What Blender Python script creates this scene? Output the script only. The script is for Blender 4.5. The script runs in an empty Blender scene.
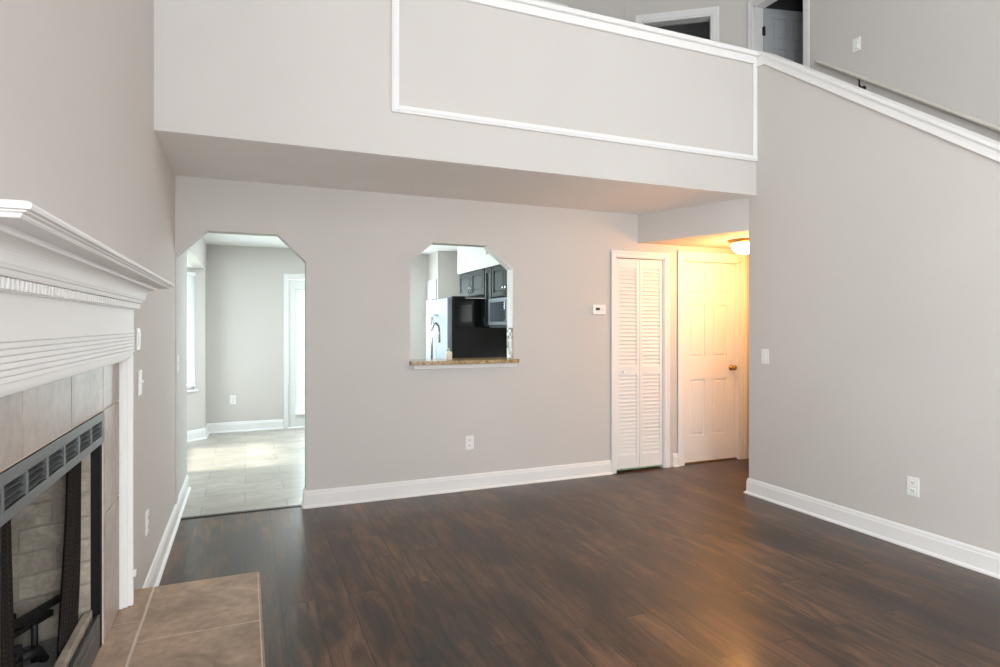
import bpy, bmesh, math, random
from mathutils import Vector, Matrix
random.seed(7)
S = bpy.context.scene
C = S.collection

# ------------------------------------------------------------------ camera
cam_d = bpy.data.cameras.new('camera')
cam = bpy.data.objects.new('camera', cam_d); C.objects.link(cam)
cam.location = (0, 0, 1.4)
cam.rotation_euler = (math.radians(90), 0, math.radians(-22.8))
cam_d.sensor_width = 36.0
cam_d.lens = 36.0 * 606 / 1000
cam_d.shift_y = -0.0085
cam_d.clip_start = 0.02
S.camera = cam

# ------------------------------------------------------------------ world, lights, exposure
S.view_settings.view_transform = 'Standard'
S.view_settings.look = 'None'
S.view_settings.gamma = 1.0
S.view_settings.use_curve_mapping = False
S.view_settings.exposure = 0.26
W = bpy.data.worlds.new('sky'); S.world = W; W.use_nodes = True
bg = W.node_tree.nodes['Background']
bg.inputs[0].default_value = (0.86, 0.94, 1.0, 1); bg.inputs[1].default_value = 4.0

def area(name, loc, direction, sx, sy, watts, color, spread=180):
    l = bpy.data.lights.new(name, 'AREA'); l.shape = 'RECTANGLE'; l.size = sx; l.size_y = sy
    l.energy = watts; l.color = color; l.spread = math.radians(spread)
    o = bpy.data.objects.new(name, l); C.objects.link(o)
    o.location = loc; o.rotation_euler = Vector(direction).to_track_quat('-Z', 'Y').to_euler()
    return o
DAY = (1.0, 0.98, 0.965)
# daylight through the living-room windows behind the photographer
area('daylight_front_window', (0.75, -2.35, 1.55), (0, 1, 0.55), 1.5, 2.1, 58, DAY)
area('daylight_second_window', (2.75, -2.35, 1.55), (-.1, 1, 0.55), 1.5, 2.1, 24, DAY)
area('daylight_upper_window', (.8, -2.35, 3.7), (0, 1, -.15), 1.3, 1.0, 20, DAY)
area('added_side_window', (-.44, -1.3, 1.6), (1, 0.0, 0.3), 1.6, 1.9, 126, DAY)  # unseen window added on the fireplace wall to brighten the stair wall
# daylight through the dining-room bay, the patio door and the kitchen window
COOL = (0.85, 0.985, 1.0)
area('daylight_bay_window', (-1.0, 7.1, 1.4), (1, 0, 0), 1.3, 1.3, 12, COOL)
area('daylight_patio_door', (1.08, 8.58, 1.15), (-.05, -1, -0.05), 0.60, 1.7, 15, COOL)
area('daylight_kitchen_window', (1.8, 8.60, 1.55), (0.1, -1, 0), 0.5, 1.0, 15, COOL)
area('kitchen_fill_light', (1.0, 6.7, 2.42), (0, 0, -1), 0.6, 1.2, 34, COOL)  # added fill with no fixture, brightens the dining far wall
area('bedroom_fill_light', (3.2, 6.6, 4.1), (1, 0.2, -0.2), 0.5, 0.8, 9, (0.85, 0.93, 1.0))  # invented lamp for the dark loft bedroom, which has no window
sun_d = bpy.data.lights.new('sun', 'SUN'); sun_d.energy = 6.0; sun_d.angle = math.radians(9); sun_d.color = (1, 0.93, 0.82)
sun = bpy.data.objects.new('sun', sun_d); C.objects.link(sun)
sun.rotation_euler = Vector((1.05, 0.05, -1.45)).to_track_quat('-Z', 'Y').to_euler()

# ------------------------------------------------------------------ materials
def mat(name, color=(.8, .8, .8), rough=.5, metal=0.0, spec=.5, emit=None, estr=0.0, coat=0.0, trans=0.0, alpha=1.0):
    m = bpy.data.materials.new(name); m.use_nodes = True
    b = m.node_tree.nodes['Principled BSDF']
    b.inputs['Base Color'].default_value = (*color, 1)
    b.inputs['Roughness'].default_value = rough
    b.inputs['Metallic'].default_value = metal
    b.inputs['Specular IOR Level'].default_value = spec
    b.inputs['Coat Weight'].default_value = coat
    b.inputs['Transmission Weight'].default_value = trans
    if emit: b.inputs['Emission Color'].default_value = (*emit, 1); b.inputs['Emission Strength'].default_value = estr
    return m
def nodes(m): return m.node_tree.nodes, m.node_tree.links, m.node_tree.nodes['Principled BSDF']
def ramp(n, stops):
    r = n.new('ShaderNodeValToRGB')
    while len(r.color_ramp.elements) < len(stops): r.color_ramp.elements.new(0.5)
    for e, (p, c) in zip(r.color_ramp.elements, stops): e.position = p; e.color = (*c, 1)
    return r
def mixc(n, l, typ, fac, a, b):
    x = n.new('ShaderNodeMix'); x.data_type = 'RGBA'; x.blend_type = typ
    for s, v in ((x.inputs[0], fac), (x.inputs[6], a), (x.inputs[7], b)):
        if hasattr(v, 'is_output'): l.new(v, s)
        elif isinstance(v, (int, float)): s.default_value = v
        else: s.default_value = (*v, 1)
    return x.outputs[2]
def noise(n, l, vec, scale, detail=4, rough=.5, dist=0):
    t = n.new('ShaderNodeTexNoise'); t.inputs['Scale'].default_value = scale; t.inputs['Detail'].default_value = detail
    t.inputs['Roughness'].default_value = rough; t.inputs['Distortion'].default_value = dist
    if vec is not None: l.new(vec, t.inputs['Vector'])
    return t.outputs['Fac']
def mapping(n, l, scale=(1, 1, 1), rot=(0, 0, 0), loc=(0, 0, 0)):
    g = n.new('ShaderNodeNewGeometry'); mp = n.new('ShaderNodeMapping')
    l.new(g.outputs['Position'], mp.inputs['Vector'])
    mp.inputs['Scale'].default_value = scale; mp.inputs['Rotation'].default_value = rot; mp.inputs['Location'].default_value = loc
    return mp.outputs['Vector']
def bump(n, l, b, h, strength, dist=.01):
    bp = n.new('ShaderNodeBump'); bp.inputs['Strength'].default_value = strength; bp.inputs['Distance'].default_value = dist
    l.new(h, bp.inputs['Height']); l.new(bp.outputs['Normal'], b.inputs['Normal'])
def paint(name, color, rough=.75, tex=120, strength=.06):
    m = mat(name, color, rough, spec=.3); n, l, b = nodes(m)
    v = mapping(n, l)
    f = noise(n, l, v, 1.3, 2)
    r = ramp(n, [(.3, tuple(c * .985 for c in color)), (.7, tuple(min(1, c * 1.015) for c in color))])
    l.new(f, r.inputs[0]); l.new(r.outputs[0], b.inputs['Base Color'])
    bump(n, l, b, noise(n, l, v, tex, 2), strength, .004)
    return m
WALL = paint('greige_wall_paint', (.618, .590, .566))
CEIL = paint('textured_ceiling_paint', (.88, .86, .84), .9, 90, .35)
WHITE = paint('white_trim_paint', (.83, .825, .82), .45, 40, .01)
DOORSHADE = paint('shaded_door_paint', (.45, .48, .51), .45, 40, .01)  # slab colour greyed partway to stand in for shade on the open door
WHITEC = paint('white_ceiling_paint', (.85, .86, .85), .85, 90, .2)
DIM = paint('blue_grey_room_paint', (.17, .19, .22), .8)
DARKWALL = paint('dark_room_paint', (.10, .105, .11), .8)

def wood_floor():
    m = mat('dark_plank_floor', rough=.33, spec=.3, coat=.38); b = m.node_tree.nodes['Principled BSDF']; b.inputs['Coat Roughness'].default_value = .21; n, l, b = nodes(m)
    v = mapping(n, l, rot=(0, 0, math.radians(-90)))
    br = n.new('ShaderNodeTexBrick'); l.new(v, br.inputs['Vector'])
    br.offset = .37; br.offset_frequency = 2; br.squash = 1
    br.inputs['Scale'].default_value = 1; br.inputs['Brick Width'].default_value = 1.22; br.inputs['Row Height'].default_value = .165
    br.inputs['Mortar Size'].default_value = .0024; br.inputs['Mortar Smooth'].default_value = .3; br.inputs['Bias'].default_value = 0
    br.inputs['Color1'].default_value = (.0, .0, .0, 1); br.inputs['Color2'].default_value = (1, 1, 1, 1); br.inputs['Mortar'].default_value = (.5, .5, .5, 1)
    tone = ramp(n, [(0, (.054, .027, .015)), (.5, (.067, .035, .019)), (1, (.084, .045, .025))])
    l.new(br.outputs['Color'], tone.inputs[0])
    # per-plank shift of the grain
    sh = n.new('ShaderNodeVectorMath'); sh.operation = 'MULTIPLY_ADD'
    l.new(br.outputs['Color'], sh.inputs[0]); sh.inputs[1].default_value = (7, 3, 0)
    g0 = mapping(n, l, scale=(6.5, .9, 1)); l.new(g0, sh.inputs[2])
    f1 = noise(n, l, sh.outputs[0], 1.6, 8, .62, 1.6)
    gr = ramp(n, [(.36, (.34, .32, .32)), (.49, (.95, .95, .95)), (.62, (1.75, 1.68, 1.6))]); l.new(f1, gr.inputs[0])
    c1 = mixc(n, l, 'MULTIPLY', 1.0, tone.outputs[0], gr.outputs[0])
    f2 = noise(n, l, mapping(n, l, scale=(2.2, .9, 1)), 1.5, 5, .6, .5)
    kr = ramp(n, [(.38, (.55, .54, .55)), (.6, (1.3, 1.27, 1.24))]); l.new(f2, kr.inputs[0])
    c2 = mixc(n, l, 'MULTIPLY', 1.0, c1, kr.outputs[0])
    f3 = noise(n, l, mapping(n, l, scale=(160, 4, 1)), 1, 3, .6)
    fr = ramp(n, [(.35, (.78, .78, .78)), (.6, (1.08, 1.08, 1.08))]); l.new(f3, fr.inputs[0])
    c3 = mixc(n, l, 'MULTIPLY', 1.0, c2, fr.outputs[0])
    c4 = mixc(n, l, 'MIX', br.outputs['Fac'], c3, (.012, .008, .006))
    l.new(c4, b.inputs['Base Color'])
    rr = ramp(n, [(.3, (.36, .36, .36)), (.7, (.48, .48, .48))]); l.new(f1, rr.inputs[0]); l.new(rr.outputs[0], b.inputs['Roughness'])
    inv = n.new('ShaderNodeMath'); inv.operation = 'MULTIPLY_ADD'; l.new(br.outputs['Fac'], inv.inputs[0]); inv.inputs[1].default_value = -1.5
    l.new(f3, inv.inputs[2])
    bump(n, l, b, inv.outputs[0], .22, .003)
    return m
FLOOR = wood_floor()
def tile_floor():
    m = mat('grey_stone_tile_floor', rough=.3); n, l, b = nodes(m)
    v = mapping(n, l)
    br = n.new('ShaderNodeTexBrick'); l.new(v, br.inputs['Vector']); br.offset = .5
    br.inputs['Scale'].default_value = 1; br.inputs['Brick Width'].default_value = .61; br.inputs['Row Height'].default_value = .305
    br.inputs['Mortar Size'].default_value = .003; br.inputs['Color1'].default_value = (.37, .345, .305, 1); br.inputs['Color2'].default_value = (.46, .43, .385, 1)
    br.inputs['Mortar'].default_value = (.2, .19, .18, 1)
    f = noise(n, l, mapping(n, l, scale=(1.5, 3, 1)), 2.0, 6, .6, .8)
    r = ramp(n, [(.3, (.75, .75, .75)), (.7, (1.15, 1.13, 1.1))]); l.new(f, r.inputs[0])
    l.new(mixc(n, l, 'MULTIPLY', 1, br.outputs['Color'], r.outputs[0]), b.inputs['Base Color'])
    bump(n, l, b, br.outputs['Fac'], -.2, .003)
    return m
TILEF = tile_floor()
def stone(name, base, rough, scale=5.0, k=.3):
    m = mat(name, base, rough); n, l, b = nodes(m)
    v = mapping(n, l)
    f = noise(n, l, v, scale, 8, .62, .9)
    r = ramp(n, [(.3, tuple(c * (1 - k) for c in base)), (.5, base), (.7, tuple(c * (1 + k) for c in base))]); l.new(f, r.inputs[0])
    g = noise(n, l, v, scale * 9, 4, .6)
    r2 = ramp(n, [(.35, (.86, .85, .84)), (.62, (1.07, 1.07, 1.07))]); l.new(g, r2.inputs[0])
    l.new(mixc(n, l, 'MULTIPLY', 1, r.outputs[0], r2.outputs[0]), b.inputs['Base Color'])
    bump(n, l, b, f, .08, .004)
    return m
HEARTH = stone('brown_stone_tile', (.40, .275, .19), .40, 3.4, .42)
SURR = stone('taupe_stone_tile', (.36, .295, .255), .36, 3, .2)
GROUT = mat('pale_grout', (.66, .57, .48), .9)
BRICK = stone('firebrick', (.35, .305, .255), .9, 9)
MORTAR = mat('firebrick_mortar', (.30, .26, .22), .95)
ASH = stone('grey_ash_floor', (.19, .185, .19), .95, 14)
BLACKM = mat('black_metal', (.008, .008, .009), .55, .0, .25)
GREYM = mat('grey_painted_metal', (.13, .14, .145), .42, .6)
IRON = mat('cast_iron', (.018, .017, .017), .6, .4)
def mesh_curtain_mat():
    m = mat('woven_metal_mesh', (.035, .03, .028), .7, .0, .2); n, l, b = nodes(m)
    v = mapping(n, l, scale=(1, 1, 1))
    w = n.new('ShaderNodeTexChecker'); w.inputs['Scale'].default_value = 160; l.new(v, w.inputs['Vector'])
    r = ramp(n, [(0, (.006, .0045, .004)), (1, (.022, .016, .013))]); l.new(w.outputs['Fac'], r.inputs[0]); l.new(r.outputs[0], b.inputs['Base Color'])
    return m
MESHM = mesh_curtain_mat()
def granite():
    m = mat('speckled_granite', rough=.2); n, l, b = nodes(m)
    f = noise(n, l, mapping(n, l), 42, 6, .7, .4)
    r = ramp(n, [(.3, (.035, .025, .015)), (.45, (.30, .19, .08)), (.6, (.50, .36, .19)), (.75, (.62, .52, .36))]); l.new(f, r.inputs[0])
    l.new(r.outputs[0], b.inputs['Base Color']); return m
GRANITE = granite()
PLAST = mat('white_plastic', (.86, .86, .84), .4)
SLOT = mat('dark_slot', (.05, .05, .05), .5)
LCD = mat('grey_display', (.05, .055, .05), .25)
BRASS = mat('aged_brass', (.42, .27, .10), .28, 1.0)
GLOBE = mat('lit_frosted_glass', (1, .95, .85), .4, emit=(1.0, .82, .55), estr=9.0)
STEEL = mat('stainless_steel', (.30, .33, .37), .55, 1.0)
CHROME = mat('chrome', (.75, .76, .78), .12, 1.0)
FRIDGEB = mat('gloss_black_enamel', (.006, .006, .007), .12, coat=.3)
CAB = mat('charcoal_cabinet_paint', (.022, .029, .029), .5, spec=.2)
MWG = mat('microwave_dark_glass', (.045, .06, .075), .1)
SOAP = mat('cream_ceramic', (.80, .76, .66), .3)
def mosaic():
    m = mat('mosaic_tile', rough=.25); n, l, b = nodes(m)
    v = mapping(n, l, scale=(36, 36, 36))
    vo = n.new('ShaderNodeTexWhiteNoise'); vo.noise_dimensions = '3D'
    sn = n.new('ShaderNodeVectorMath'); sn.operation = 'FLOOR'; l.new(v, sn.inputs[0]); l.new(sn.outputs[0], vo.inputs['Vector'])
    r = ramp(n, [(0, (.12, .11, .10)), (.35, (.38, .35, .31)), (.6, (.72, .70, .65)), (1, (.85, .84, .8))]); l.new(vo.outputs['Value'], r.inputs[0])
    l.new(r.outputs[0], b.inputs['Base Color']); return m
MOSAIC = mosaic()
def blind_mat():
    m = bpy.data.materials.new('translucent_blind_vinyl'); m.use_nodes = True; n, l, b = nodes(m)
    b.inputs['Base Color'].default_value = (.9, .91, .9, 1); b.inputs['Roughness'].default_value = .5
    t = n.new('ShaderNodeBsdfTranslucent'); t.inputs['Color'].default_value = (.92, .95, .95, 1)
    mx = n.new('ShaderNodeMixShader'); mx.inputs[0].default_value = .45
    l.new(b.outputs[0], mx.inputs[1]); l.new(t.outputs[0], mx.inputs[2]); l.new(mx.outputs[0], n['Material Output'].inputs['Surface'])
    return m
BLIND = blind_mat()
def glass_mat():
    m = bpy.data.materials.new('window_glass'); m.use_nodes = True; n, l, b = nodes(m)
    t = n.new('ShaderNodeBsdfTransparent'); t.inputs['Color'].default_value = (.97, .98, .98, 1)
    g = n.new('ShaderNodeBsdfGlossy'); g.inputs['Roughness'].default_value = .02
    mx = n.new('ShaderNodeMixShader'); mx.inputs[0].default_value = .06
    l.new(t.outputs[0], mx.inputs[1]); l.new(g.outputs[0], mx.inputs[2]); l.new(mx.outputs[0], n['Material Output'].inputs['Surface'])
    return m
GLASS = glass_mat()
HINGE = mat('black_hinge', (.02, .02, .02), .5, .5)
CARPET = paint('beige_carpet', (.42, .38, .33), 1.0, 300, .5)
LAWN = mat('outdoor_lawn', (.12, .18, .07), .9)

# ------------------------------------------------------------------ mesh helpers
class MB:
    """Collects shapes in world coordinates; build() links them as one mesh object."""
    def __init__(s): s.bm = bmesh.new(); s.M = Matrix()
    def _v(s, p): return s.bm.verts.new(s.M @ Vector(p))
    def box(s, a, b, bev=0.0, seg=2):
        x0, x1 = sorted((a[0], b[0])); y0, y1 = sorted((a[1], b[1])); z0, z1 = sorted((a[2], b[2]))
        v = [s._v((x, y, z)) for x in (x0, x1) for y in (y0, y1) for z in (z0, z1)]
        f = [s.bm.faces.new([v[i] for i in q]) for q in ((0, 1, 3, 2), (4, 6, 7, 5), (0, 4, 5, 1), (2, 3, 7, 6), (0, 2, 6, 4), (1, 5, 7, 3))]
        if bev > 0:
            es = list({e for q in f for e in q.edges})
            bmesh.ops.bevel(s.bm, geom=es, offset=bev, segments=seg, affect='EDGES', profile=.5)
        return s
    def prism(s, poly, axis, a0, a1):
        """poly in the two other axes (axis 0: (y,z); 1: (x,z); 2: (x,y)), extruded from a0 to a1."""
        def P(p, a): return ((a, p[0], p[1]), (p[0], a, p[1]), (p[0], p[1], a))[axis]
        A = [s._v(P(p, a0)) for p in poly]; B = [s._v(P(p, a1)) for p in poly]; n = len(poly)
        s.bm.faces.new(A); s.bm.faces.new(B[::-1])
        for i in range(n): s.bm.faces.new((A[i], B[i], B[(i + 1) % n], A[(i + 1) % n]))
        return s
    def sweep(s, prof, p0, p1, out, m0=0.0, m1=0.0):
        """profile (d, z) extruded on the floor plan from p0 to p1; d along 'out'; m = miter shift along the run per unit of d."""
        p0 = Vector(p0); p1 = Vector(p1); o = Vector(out).normalized(); t = (p1 - p0).normalized()
        A = [s._v(p0 + o * d + t * (m0 * d) + Vector((0, 0, z))) for d, z in prof]
        B = [s._v(p1 + o * d + t * (m1 * d) + Vector((0, 0, z))) for d, z in prof]; n = len(prof)
        s.bm.faces.new(A); s.bm.faces.new(B[::-1])
        for i in range(n): s.bm.faces.new((A[i], B[i], B[(i + 1) % n], A[(i + 1) % n]))
        return s
    def tube(s, pts, r, n=12, caps=True):
        pts = [Vector(p) for p in pts]; rings = []
        up = Vector((0, 0, 1))
        for i, p in enumerate(pts):
            d = (pts[min(i + 1, len(pts) - 1)] - pts[max(i - 1, 0)]).normalized()
            u = d.cross(up)
            if u.length < 1e-3: u = d.cross(Vector((0, 1, 0)))
            u.normalize(); w = d.cross(u); rr = r[i] if isinstance(r, (list, tuple)) else r
            rings.append([s._v(p + (u * math.cos(2 * math.pi * k / n) + w * math.sin(2 * math.pi * k / n)) * rr) for k in range(n)])
        for a, b in zip(rings, rings[1:]):
            for k in range(n):
                f = s.bm.faces.new((a[k], a[(k + 1) % n], b[(k + 1) % n], b[k])); f.smooth = n > 6
        if caps: s.bm.faces.new(rings[0][::-1]); s.bm.faces.new(rings[-1])
        return s
    def lathe(s, prof, c, axis=(0, 0, 1), n=28):
        """prof: (radius, height along axis)."""
        q = Vector((0, 0, 1)).rotation_difference(Vector(axis).normalized()); c = Vector(c); rings = []
        for r, h in prof:
            rings.append([s._v(c + q @ Vector((max(r, 1e-5) * math.cos(2 * math.pi * k / n), max(r, 1e-5) * math.sin(2 * math.pi * k / n), h))) for k in range(n)])
        for a, b in zip(rings, rings[1:]):
            for k in range(n):
                f = s.bm.faces.new((a[k], a[(k + 1) % n], b[(k + 1) % n], b[k])); f.smooth = True
        s.bm.faces.new(rings[0][::-1]); s.bm.faces.new(rings[-1])
        return s
    def grid(s, fn, nu, nv):
        V = [[s._v(fn(i / nu, j / nv)) for j in range(nv + 1)] for i in range(nu + 1)]
        for i in range(nu):
            for j in range(nv):
                f = s.bm.faces.new((V[i][j], V[i + 1][j], V[i + 1][j + 1], V[i][j + 1])); f.smooth = True
        return s
    def build(s, name, m, parent=None, solid=0.0):
        bmesh.ops.recalc_face_normals(s.bm, faces=s.bm.faces)
        me = bpy.data.meshes.new(name)
        o = bpy.data.objects.new(name, me); C.objects.link(o)
        if parent is not None:
            off = wloc(parent)
            bmesh.ops.translate(s.bm, verts=s.bm.verts, vec=-off); o.parent = parent
        else:
            vs = [v.co for v in s.bm.verts]
            off = Vector(((min(v.x for v in vs) + max(v.x for v in vs)) / 2, (min(v.y for v in vs) + max(v.y for v in vs)) / 2, min(v.z for v in vs)))
            bmesh.ops.translate(s.bm, verts=s.bm.verts, vec=-off); o.location = off
        s.bm.to_mesh(me); s.bm.free(); me.materials.append(m)
        if solid: md = o.modifiers.new('thickness', 'SOLIDIFY'); md.thickness = solid
        return o
def wloc(o):
    p = Vector((0, 0, 0))
    while o is not None: p = p + o.location; o = o.parent
    return p
def tag(o, label, cat, group=None, kind=None):
    o['label'] = label; o['category'] = cat
    if group: o['group'] = group
    if kind: o['kind'] = kind
    return o
def thing(name, loc, label, cat, group=None, kind=None):
    o = bpy.data.objects.new(name, None); C.objects.link(o); o.location = loc; o.empty_display_size = .1
    return tag(o, label, cat, group, kind)
def dup(root, loc, label):
    r = root.copy(); C.objects.link(r); r.location = loc; r['label'] = label
    for ch in list(root.children):
        c = ch.copy(); C.objects.link(c); c.parent = r
        for g in list(ch.children):
            d = g.copy(); C.objects.link(d); d.parent = c
    return r
def struct(name, mb, m, label, cat):
    return tag(mb.build(name, m), label, cat, kind='structure')
def wall_pieces(mb, axis, a0, a1, u0, u1, z0, z1, holes):
    """wall across axis from a0..a1, running u0..u1; holes = (bottom, [(u, top)...])."""
    br = {u0, u1}
    for zb, pl in holes: br |= {p[0] for p in pl}
    br = sorted(x for x in br if u0 <= x <= u1)
    for ua, ub in zip(br, br[1:]):
        if ub - ua < 1e-6: continue
        mid = (ua + ub) / 2; h = None
        for zb, pl in holes:
            if pl[0][0] < mid < pl[-1][0]: h = (zb, pl)
        if h is None: mb.prism([(ua, z0), (ub, z0), (ub, z1), (ua, z1)], axis, a0, a1); continue
        def top(u):
            for (xa, za), (xb, zc) in zip(h[1], h[1][1:]):
                if xa <= mid <= xb: return za + (zc - za) * (u - xa) / (xb - xa)
        if h[0] > z0 + 1e-6: mb.prism([(ua, z0), (ub, z0), (ub, h[0]), (ua, h[0])], axis, a0, a1)
        mb.prism([(ua, top(ua)), (ub, top(ub)), (ub, z1), (ua, z1)], axis, a0, a1)
    return mb
BASE = [(0, 0), (.030, 0), (.030, .008), (.024, .016), (.016, .020), (.015, .098), (.011, .108), (.011, .116), (.005, .128), (0, .130)]

# ------------------------------------------------------------------ key planes (metres)
XL, XR, YB, YF = -.458, 3.86, 4.855, 3.764      # left wall, stair wall, back wall, balcony face
ZS, ZH, ZU = 2.462, 2.188, 2.76                 # soffit, hall ceiling, upper floor
XS = 4.99                                       # far wall of the stairwell
YD = 8.68                                       # far wall of dining room / kitchen
YN = -2.4                                       # living-room wall behind the photographer
ZC = 5.25

# ------------------------------------------------------------------ large structure
struct('floor', MB().box((XL - .12, YN, -.08), (5.11, 4.93, 0)), FLOOR, 'dark brown wood plank floor of the living room and hall', 'floor')
struct('floor_dining', MB().box((-1.3, 4.93, -.08), (3.1, YD + .1, 0)), TILEF, 'pale grey stone tile floor of the dining room beyond the archway', 'floor')
tag(MB().box((XL + .002, 4.905, 0), (.428, 4.945, .006), .002).build('threshold_strip', mat('dark_threshold_metal', (.03, .022, .018), .4)), 'thin dark threshold strip between plank floor and dining tile', 'threshold')

# back wall with archway, pass-through, closet and hall door openings
bw = MB()
wall_pieces(bw, 1, YB, YB + .12, XL, 5.11, 0, ZS, [
    (0, [(-.452, 1.893), (-.255, 2.082), (.227, 2.082), (.430, 1.884)]),
    (1.07, [(1.242, 1.905), (1.437, 2.083), (1.931, 2.083), (2.166, 1.888)]),
    (0, [(3.225, 2.05), (3.79, 2.05)]), (0, [(4.02, 2.06), (4.76, 2.06)])])
struct('wall_back', bw, WALL, 'greige back wall with clipped-corner archway, pass-through window and two doorways', 'wall')
# left wall, with the firebox opening
lw = MB(); wall_pieces(lw, 0, XL - .12, XL, YN, 5.35, 0, 2.6, [(.30, [(1.49, 1.10), (2.45, 1.10)]), (.6, [(-2.15, 2.6), (-.45, 2.6)])])
lw = lw; wall_pieces(lw, 0, XL - .12, XL, YN, 6.0, 2.6, ZC, [])
struct('wall_left', lw, WALL, 'tall greige wall on the fireplace side', 'wall')
# stair wall on the right, top edge follows the stairs
SL = .7265
def ztop(y): return 3.50 - SL * (3.663 - y)
rw = MB().prism([(YN, 0), (3.842, 0), (3.842, 3.50), (3.663, 3.50), (.2, ztop(.2)), (.2, 1.0), (YN, 1.0)], 0, XR, XR + .12)
struct('wall_right', rw, WALL, 'greige stair wall with sloping white cap on the right', 'wall')
# balcony: full height part on the left, half wall with white cap on the right
bf = MB().box((XL, YF, ZS + .003), (.842, YF + .12, ZC)).box((.842, YF, ZS + .003), (XR, YF + .12, 3.56))
struct('wall_balcony', bf, WALL, 'greige balcony wall above the soffit with white moulding frame', 'wall')
struct('ceiling_soffit', MB().box((XL, YF + .003, ZS), (5.11, YB + .12, ZU)), CEIL, 'textured soffit under the balcony', 'ceiling')
struct('ceiling_hall', MB().prism([(3.48, YB), (3.86, 3.842), (5.11, 3.842), (5.11, YB)], 2, ZH, ZS), WALL, 'lowered hall ceiling with angled greige header', 'ceiling')
struct('ceiling_dining', MB().box((-1.3, YB + .12, 2.44), (3.1, YD + .12, ZU)), WHITEC, 'white ceiling over the dining room and kitchen', 'ceiling')
struct('floor_loft', MB().box((XL, YB + .12, ZU - .002), (5.11, 6.4, ZU + .01)), CARPET, 'carpeted loft floor behind the balcony wall', 'floor')
struct('ceiling_living', MB().box((-.6, YN - .12, ZC), (7.2, 8.2, ZC + .1)), WHITEC, 'high ceiling above the living room and loft', 'ceiling')
struct('wall_stairwell', wall_pieces(MB(), 0, XS, XS + .12, YN, 5.06, 0, ZC, [(ZU, [(4.265, 4.80), (4.905, 4.80)])]), WALL, 'greige stairwell wall behind the sloping cap', 'wall')
struct('wall_under_stairs', MB().box((XR + .12, 3.76, 0), (5.11, 3.84, ZU)), WALL, 'wall closing the hall off below the stairs', 'wall')
struct('wall_hall_end', MB().box((5.11, 3.7, 0), (5.2, 5.1, ZS)), WALL, 'end wall of the small hall', 'wall')
# wall behind the photographer with two windows and one upper window
nw = MB()
wall_pieces(nw, 1, YN - .12, YN, XL - .12, 5.11, 0, 3.0, [(.45, [(-.05, 2.65), (1.55, 2.65)]), (.45, [(1.95, 2.65), (3.55, 2.65)])])
wall_pieces(nw, 1, YN - .12, YN, XL - .12, 5.11, 3.0, ZC, [(3.1, [(.1, 4.3), (1.5, 4.3)])])
struct('wall_near', nw, WALL, 'living room window wall behind the photographer', 'wall')

# dining room and kitchen shell
dw = MB()
wall_pieces(dw, 0, XL - .12, XL, 5.35, YD, 0, 2.44, [(0, [(5.8, 2.09), (8.3, 2.09)])])
struct('wall_dining_left', dw, WALL, 'dining room wall with wide bay opening', 'wall')
struct('wall_dining_far', wall_pieces(MB(), 1, YD, YD + .12, -.58, 3.1, 0, 2.44, [(0, [(.54, 2.03), (1.41, 2.03)]), (.95, [(1.55, 2.1), (2.05, 2.1)])]), WALL, 'pale far wall of the dining room with patio door', 'wall')
struct('wall_kitchen_right', MB().box((2.86, YB + .12, 0), (2.98, 8.17, 2.44)).box((2.49, 8.17, 0), (2.98, YD, 2.44)), WALL, 'kitchen side wall and pantry corner beyond the fridge', 'wall')
struct('ceiling_kitchen_soffit', MB().box((2.49, YB + .12, 2.045), (2.86, 7.32, 2.44)), WHITEC, 'white kitchen soffit above the dark cabinets', 'soffit')
struct('ground_outside', MB().box((-8, 3, -.14), (8, 16, -.09)), LAWN, 'lawn outside the dining room windows', 'ground')
# bay: near angled panel, middle panel, far angled panel with a window
def angled(mb, p0, p1, th, z0, z1, hole=None):
    p0 = Vector((*p0, 0)); p1 = Vector((*p1, 0)); d = (p1 - p0); L = d.length; a = math.atan2(d.y, d.x)
    mb.M = Matrix.Translation(p0) @ Matrix.Rotation(a, 4, 'Z')
    wall_pieces(mb, 1, 0, th, 0, L, z0, z1, [hole] if hole else [])
    return mb
BAYF0, BAYF1 = (-.458, 8.30), (-1.02, 7.80)
by = MB()
angled(by, BAYF1, BAYF0, .1, 0, 2.09, (.62, [(.30, 2.04), (.60, 2.04)]))
angled(by, (-.458, 5.80), (-1.02, 6.30), .1, 0, 2.09)
angled(by, (-1.02, 6.30), (-1.02, 7.80), .1, 0, 2.09, (.62, [(.12, 2.0), (1.38, 2.0)]))
struct('wall_bay', by, WALL, 'bay window walls off the dining room', 'wall')
struct('ceiling_bay', MB().prism([(-.578, 5.7), (-1.15, 6.2), (-1.15, 7.9), (-.578, 8.4)], 2, 2.09, 2.44), WHITEC, 'white lowered ceiling inside the bay', 'ceiling')

# loft walls: angled wall with doorway, back wall with white door
DA = Vector((4.99, 4.98, 0)); DD = Vector((-.812, .584, 0)).normalized()
lf = MB(); ang = math.atan2(DD.y, DD.x)
MD = Matrix.Translation(DA) @ Matrix.Rotation(ang, 4, 'Z')      # u along wall (leftwards), v<0 is behind
lf.M = MD
wall_pieces(lf, 1, -.12, 0, -.1, 1.34, ZU, ZC, [(ZU, [(.365, 4.79), (1.115, 4.79)])])
lf.M = Matrix()
cx, cy = (DA + DD * 1.30).x, (DA + DD * 1.30).y
wall_pieces(lf, 1, cy, cy + .12, .74, cx, ZU, ZC, [(ZU, [(2.44, 4.78), (3.14, 4.78)])])
struct('wall_loft', lf, WALL, 'greige loft walls behind the balcony with a dark doorway', 'wall')
struct('wall_loft_left', MB().box((.722, YF + .12, ZU), (.842, cy + .12, ZC)), WALL, 'loft side wall beside the balcony opening', 'wall')
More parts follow.
